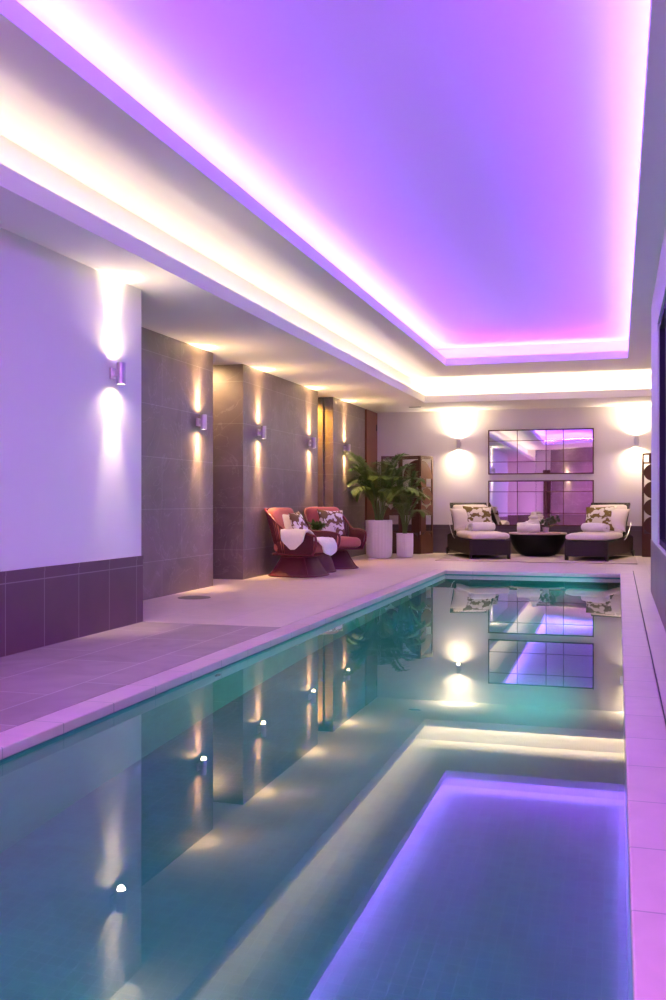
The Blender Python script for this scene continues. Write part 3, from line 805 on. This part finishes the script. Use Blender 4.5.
# sheepskin: a soft pelt over the seat, over the near arm and down its outside
def sheepskin():
    bm = bmesh.new(); nu, nv = 46, 30
    # path across the chair (local y) at height z: from the far side of the seat up over the near arm and down
    path = [(.24, .475), (.10, .482), (-.05, .485), (-.18, .485), (-.26, .51), (-.315, .575), (-.345, .612), (-.385, .608), (-.402, .56), (-.405, .50), (-.403, .43), (-.402, .37)]
    seg = [0]
    for a, b_ in zip(path, path[1:]): seg.append(seg[-1] + math.hypot(b_[0] - a[0], b_[1] - a[1]))
    def at(s):
        s *= seg[-1]
        for k in range(len(path) - 1):
            if s <= seg[k + 1] or k == len(path) - 2:
                g = (s - seg[k]) / (seg[k + 1] - seg[k]); return [path[k][q] + (path[k + 1][q] - path[k][q]) * g for q in (0, 1)]
    g = []
    for i in range(nu + 1):
        u = i / nu; y, z = at(u); row = []
        half = .26 if u < .5 else .26 - .15 * ((u - .5) / .5) ** 1.5
        if u > .85: half *= max(.25, 1 - ((u - .85) / .15) ** 2 * .75)
        half *= 1 + .12 * noise.noise((u * 7, 1.7, 0))
        for j in range(nv + 1):
            v = 2 * j / nv - 1; x = .13 + v * half
            p = Vector((x, y, z)); nn = noise.noise((x * 14, u * 12, .5)) + .5 * noise.noise((x * 40, u * 38, 1.5))
            p += Vector((0, -.4 if u > .6 else 0, 1 if u < .75 else .2)) * .012 * nn
            row.append(bm.verts.new(p))
        g.append(row)
    for i in range(nu):
        for j in range(nv): bm.faces.new((g[i][j], g[i + 1][j], g[i + 1][j + 1], g[i][j + 1]))
    # second flap rolling over the front edge of the seat
    g = []
    fp = [(.20, .49), (.34, .492), (.43, .475), (.475, .43), (.485, .36), (.478, .29)]
    for i in range(25):
        f = i / 24 * (len(fp) - 1); k = min(int(f), len(fp) - 2); q = f - k
        x = fp[k][0] + (fp[k + 1][0] - fp[k][0]) * q; z = fp[k][1] + (fp[k + 1][1] - fp[k][1]) * q; row = []
        hw = .24 * (1 - .35 * (i / 24) ** 2) * (1 if i < 22 else (1 - .25 * (i - 21)))
        for j in range(21):
            v = 2 * j / 20 - 1
            p = Vector((x, -.06 + v * hw, z)); nn = noise.noise((p.y * 14, i * .5, 4.5)) + .5 * noise.noise((p.y * 40, i * 1.4, 2.5))
            p += Vector((.7, 0, .7)) * .012 * nn; row.append(bm.verts.new(p))
        g.append(row)
    for i in range(24):
        for j in range(20): bm.faces.new((g[i][j], g[i + 1][j], g[i + 1][j + 1], g[i][j + 1]))
    o = obj('sheepskin_throw', bm, fur_m, smooth=True)
    s = o.modifiers.new('thick', 'SOLIDIFY'); s.thickness = .03; s.offset = 1
    s2_ = o.modifiers.new('soft', 'SUBSURF'); s2_.levels = 1; s2_.render_levels = 1
    o.location = (CA[0], CA[1], 0); o.rotation_euler = (0, 0, CAr)
    return tag(o, 'white sheepskin draped over the seat and arm of the front armchair', 'sheepskin')
sheepskin()
# side table between the chairs
ST = (-4.13, 13.06)
t = thing('side_table', 'small burgundy rope side table between the two armchairs', 'side table', (ST[0], ST[1], 0))
bm = bmesh.new(); lathe(bm, [(.28, .012), (.25, .12), (.20, .25), (.17, .36), (.20, .43), (.24, .46)], 40); obj('rope_base', bm, red_rope, t)
bm = bmesh.new(); tube(bm, [(.28 * math.cos(2 * PI * k / 40), .28 * math.sin(2 * PI * k / 40), .012) for k in range(40)], .012, 8, closed=True); obj('base_ring', bm, red_frame, t, smooth=True)
bm = bmesh.new(); lathe(bm, [(0, .46), (.245, .46), (.25, .465), (.25, .48), (.245, .485), (0, .485)], 40); obj('table_top', bm, red_frame, t)
pl = thing('potted_fern', 'small leafy green plant on the side table between the armchairs', 'potted plant', (ST[0] + .02, ST[1], .485))
bm = bmesh.new(); lathe(bm, [(0, 0), (.06, 0), (.075, .09), (.07, .09), (.066, .08), (0, .08)], 28); obj('pot', bm, black_m, pl)
bm = bmesh.new()
for k, c_ in enumerate(((0, 0, .08), (.05, .03, .11), (-.05, -.02, .11))): rosette(bm, c_, .17, 22, 30 + k, w=.045)
obj('foliage', bm, leaf2_m, pl)

# potted palms --------------------------------------------------------------------------------
def frond_bm(base, out, L, rise, droop, nl, leafL, leafW, az):
    bm = bmesh.new()
    dirv = Vector((math.cos(az), math.sin(az), 0)); pts = []
    n = 16
    for k in range(n + 1):
        u = k / n
        pts.append(Vector(base) + dirv * (out * u ** 1.5) + Vector((0, 0, rise * u - droop * u ** 3)))
    tube(bm, pts, [.008 * (1 - .75 * k / n) for k in range(n + 1)], 5)
    for k in range(nl):
        u = .30 + .70 * (k + .5) / nl; f = u * n; i = min(int(f), n - 1); q = f - i
        p = pts[i].lerp(pts[i + 1], q); tg = (pts[i + 1] - pts[i]).normalized()
        side = tg.cross(Vector((0, 0, 1)))
        side = side.normalized() if side.length > 1e-4 else Vector((1, 0, 0))
        for s in (1, -1):
            d = (tg * .75 + side * s * .8 + Vector((0, 0, .12))).normalized()
            l = leafL * (math.sin(PI * (.12 + .80 * (u - .3) / .7)) ** .6) * random.uniform(.9, 1.1)
            leaf_blade(bm, p, d, l, leafW, Vector((0, 0, 1)), .25, random.uniform(.25, .5), 4)
    return bm
def off_wall(bm, x0):
    for v in bm.verts: v.co.x = max(v.co.x, x0)
    return bm
def planter(name, lab, loc, r, h, fl):
    t = thing(name, lab, 'potted plant', (loc[0], loc[1], 0))
    bm = bmesh.new()
    pr = [(0, 0.0), (r * .80, 0.0), (r * .90, .012), (r * .96, .04), (r * .985, .09), (r, h * .5), (r, h - .01), (r * .985, h), (r * .94, h), (r * .93, h - .05), (0, h - .05)]
    lathe(bm, pr, 96, flute=fl, nf=24); obj('pot', bm, pot_m, t, smooth=True)
    bm = bmesh.new(); lathe(bm, [(0, h - .046), (r * .925, h - .046), (r * .925, h - .05), (0, h - .05)], 40)
    obj('soil', bm, soil_m, t)
    return t
pA = (-4.08, 16.62)
t = planter('potted_palm', 'tall feathery palm in the larger white planter', pA, .235, .67, .004)
rnd = random.Random(3)
fronds = []
for k in range(24):
    az = k * 2.399 + .4; a = k / 24
    fronds.append((.22 + .50 * rnd.uniform(.6, 1.1) * (.35 + a), 1.55 - .35 * a + rnd.uniform(-.10, .08), .34 + .42 * a, az))
fronds += [(.80, 1.75, .50, math.radians(-122)), (.70, 1.5, .55, math.radians(-160)), (.62, 1.6, .55, math.radians(-75)), (.7, 1.25, .55, math.radians(-140)), (.5, 1.7, .5, math.radians(-30)), (.6, 1.45, .5, math.radians(-50))]
for out, rise, droop, az in fronds:
    b0 = (.06 * math.cos(az), .06 * math.sin(az), .62)
    if pA[0] + out * math.cos(az) < XS + .12: out = max(.2, (pA[0] - XS - .12) / abs(math.cos(az)))
    obj('frond', off_wall(frond_bm(b0, out, 1, rise, droop, 32, .32, .020, az), XS + .03 - pA[0]), leaf_m, t, smooth=False)
bm = bmesh.new()
for k in range(9):
    a = k * 2.399; tube(bm, [(.05 * math.cos(a), .05 * math.sin(a), .60), (.07 * math.cos(a), .07 * math.sin(a), .80), (.11 * math.cos(a), .11 * math.sin(a), 1.02)], [.014, .012, .007], 6)
obj('stem', bm, stem_m, t, smooth=True)
pB = (-3.66, 16.85)
t = planter('potted_palm', 'slimmer leafy plant in the smaller white planter', pB, .15, .43, .002)
for k in range(14):
    az = k * 2.399 + 1.1; a = k / 14
    obj('frond', frond_bm((.03 * math.cos(az), .03 * math.sin(az), .40), (.16 + .30 * a), 1, 1.45 - .55 * a + rnd.uniform(-.1, .1), .25 + .28 * a, 22, .25, .021, az), leaf_m, t)
bm = bmesh.new()
for az, z, l in ((-.3, 1.05, .3), (-1.2, 1.2, .28), (2.4, 1.25, .26), (-2.0, .95, .26), (.6, 1.3, .26)):
    p = Vector((.10 * math.cos(az), .10 * math.sin(az), z)); tube(bm, [(0, 0, .45), (p.x * .4, p.y * .4, z * .7), p], .005, 5)
    leaf_blade(bm, p, Vector((math.cos(az), math.sin(az), .35)), l, .13, Vector((0, 0, 1)), .3, .5, 7)
obj('foliage', bm, leaf2_m, t)
bm = bmesh.new()
for k in range(5):
    a = k * 2.399; tube(bm, [(.03 * math.cos(a), .03 * math.sin(a), .36), (.04 * math.cos(a), .04 * math.sin(a), .75)], [.010, .006], 6)
obj('stem', bm, stem_m, t, smooth=True)

# world & camera ------------------------------------------------------------------------------
w_ = bpy.data.worlds.new('World'); SC.world = w_; w_.use_nodes = True
w_.node_tree.nodes['Background'].inputs[0].default_value = (.012, .008, .03, 1); w_.node_tree.nodes['Background'].inputs[1].default_value = 1
SC.cycles.max_bounces = 14; SC.cycles.diffuse_bounces = 8; SC.cycles.glossy_bounces = 6; SC.cycles.transmission_bounces = 8
SC.cycles.caustics_reflective = True; SC.cycles.caustics_refractive = True; SC.cycles.blur_glossy = .5
SC.cycles.sample_clamp_indirect = 12.0
cam = bpy.data.cameras.new('camera'); co = link(bpy.data.objects.new('camera', cam))
cam.sensor_fit = 'AUTO'; cam.sensor_width = 36; cam.lens = 960 * 36 / 1000; cam.shift_y = .0015; cam.clip_start = .02
co.location = (0, 0, 1.0); co.rotation_euler = (PI / 2, 0, math.atan(285 / 960))
SC.camera = co
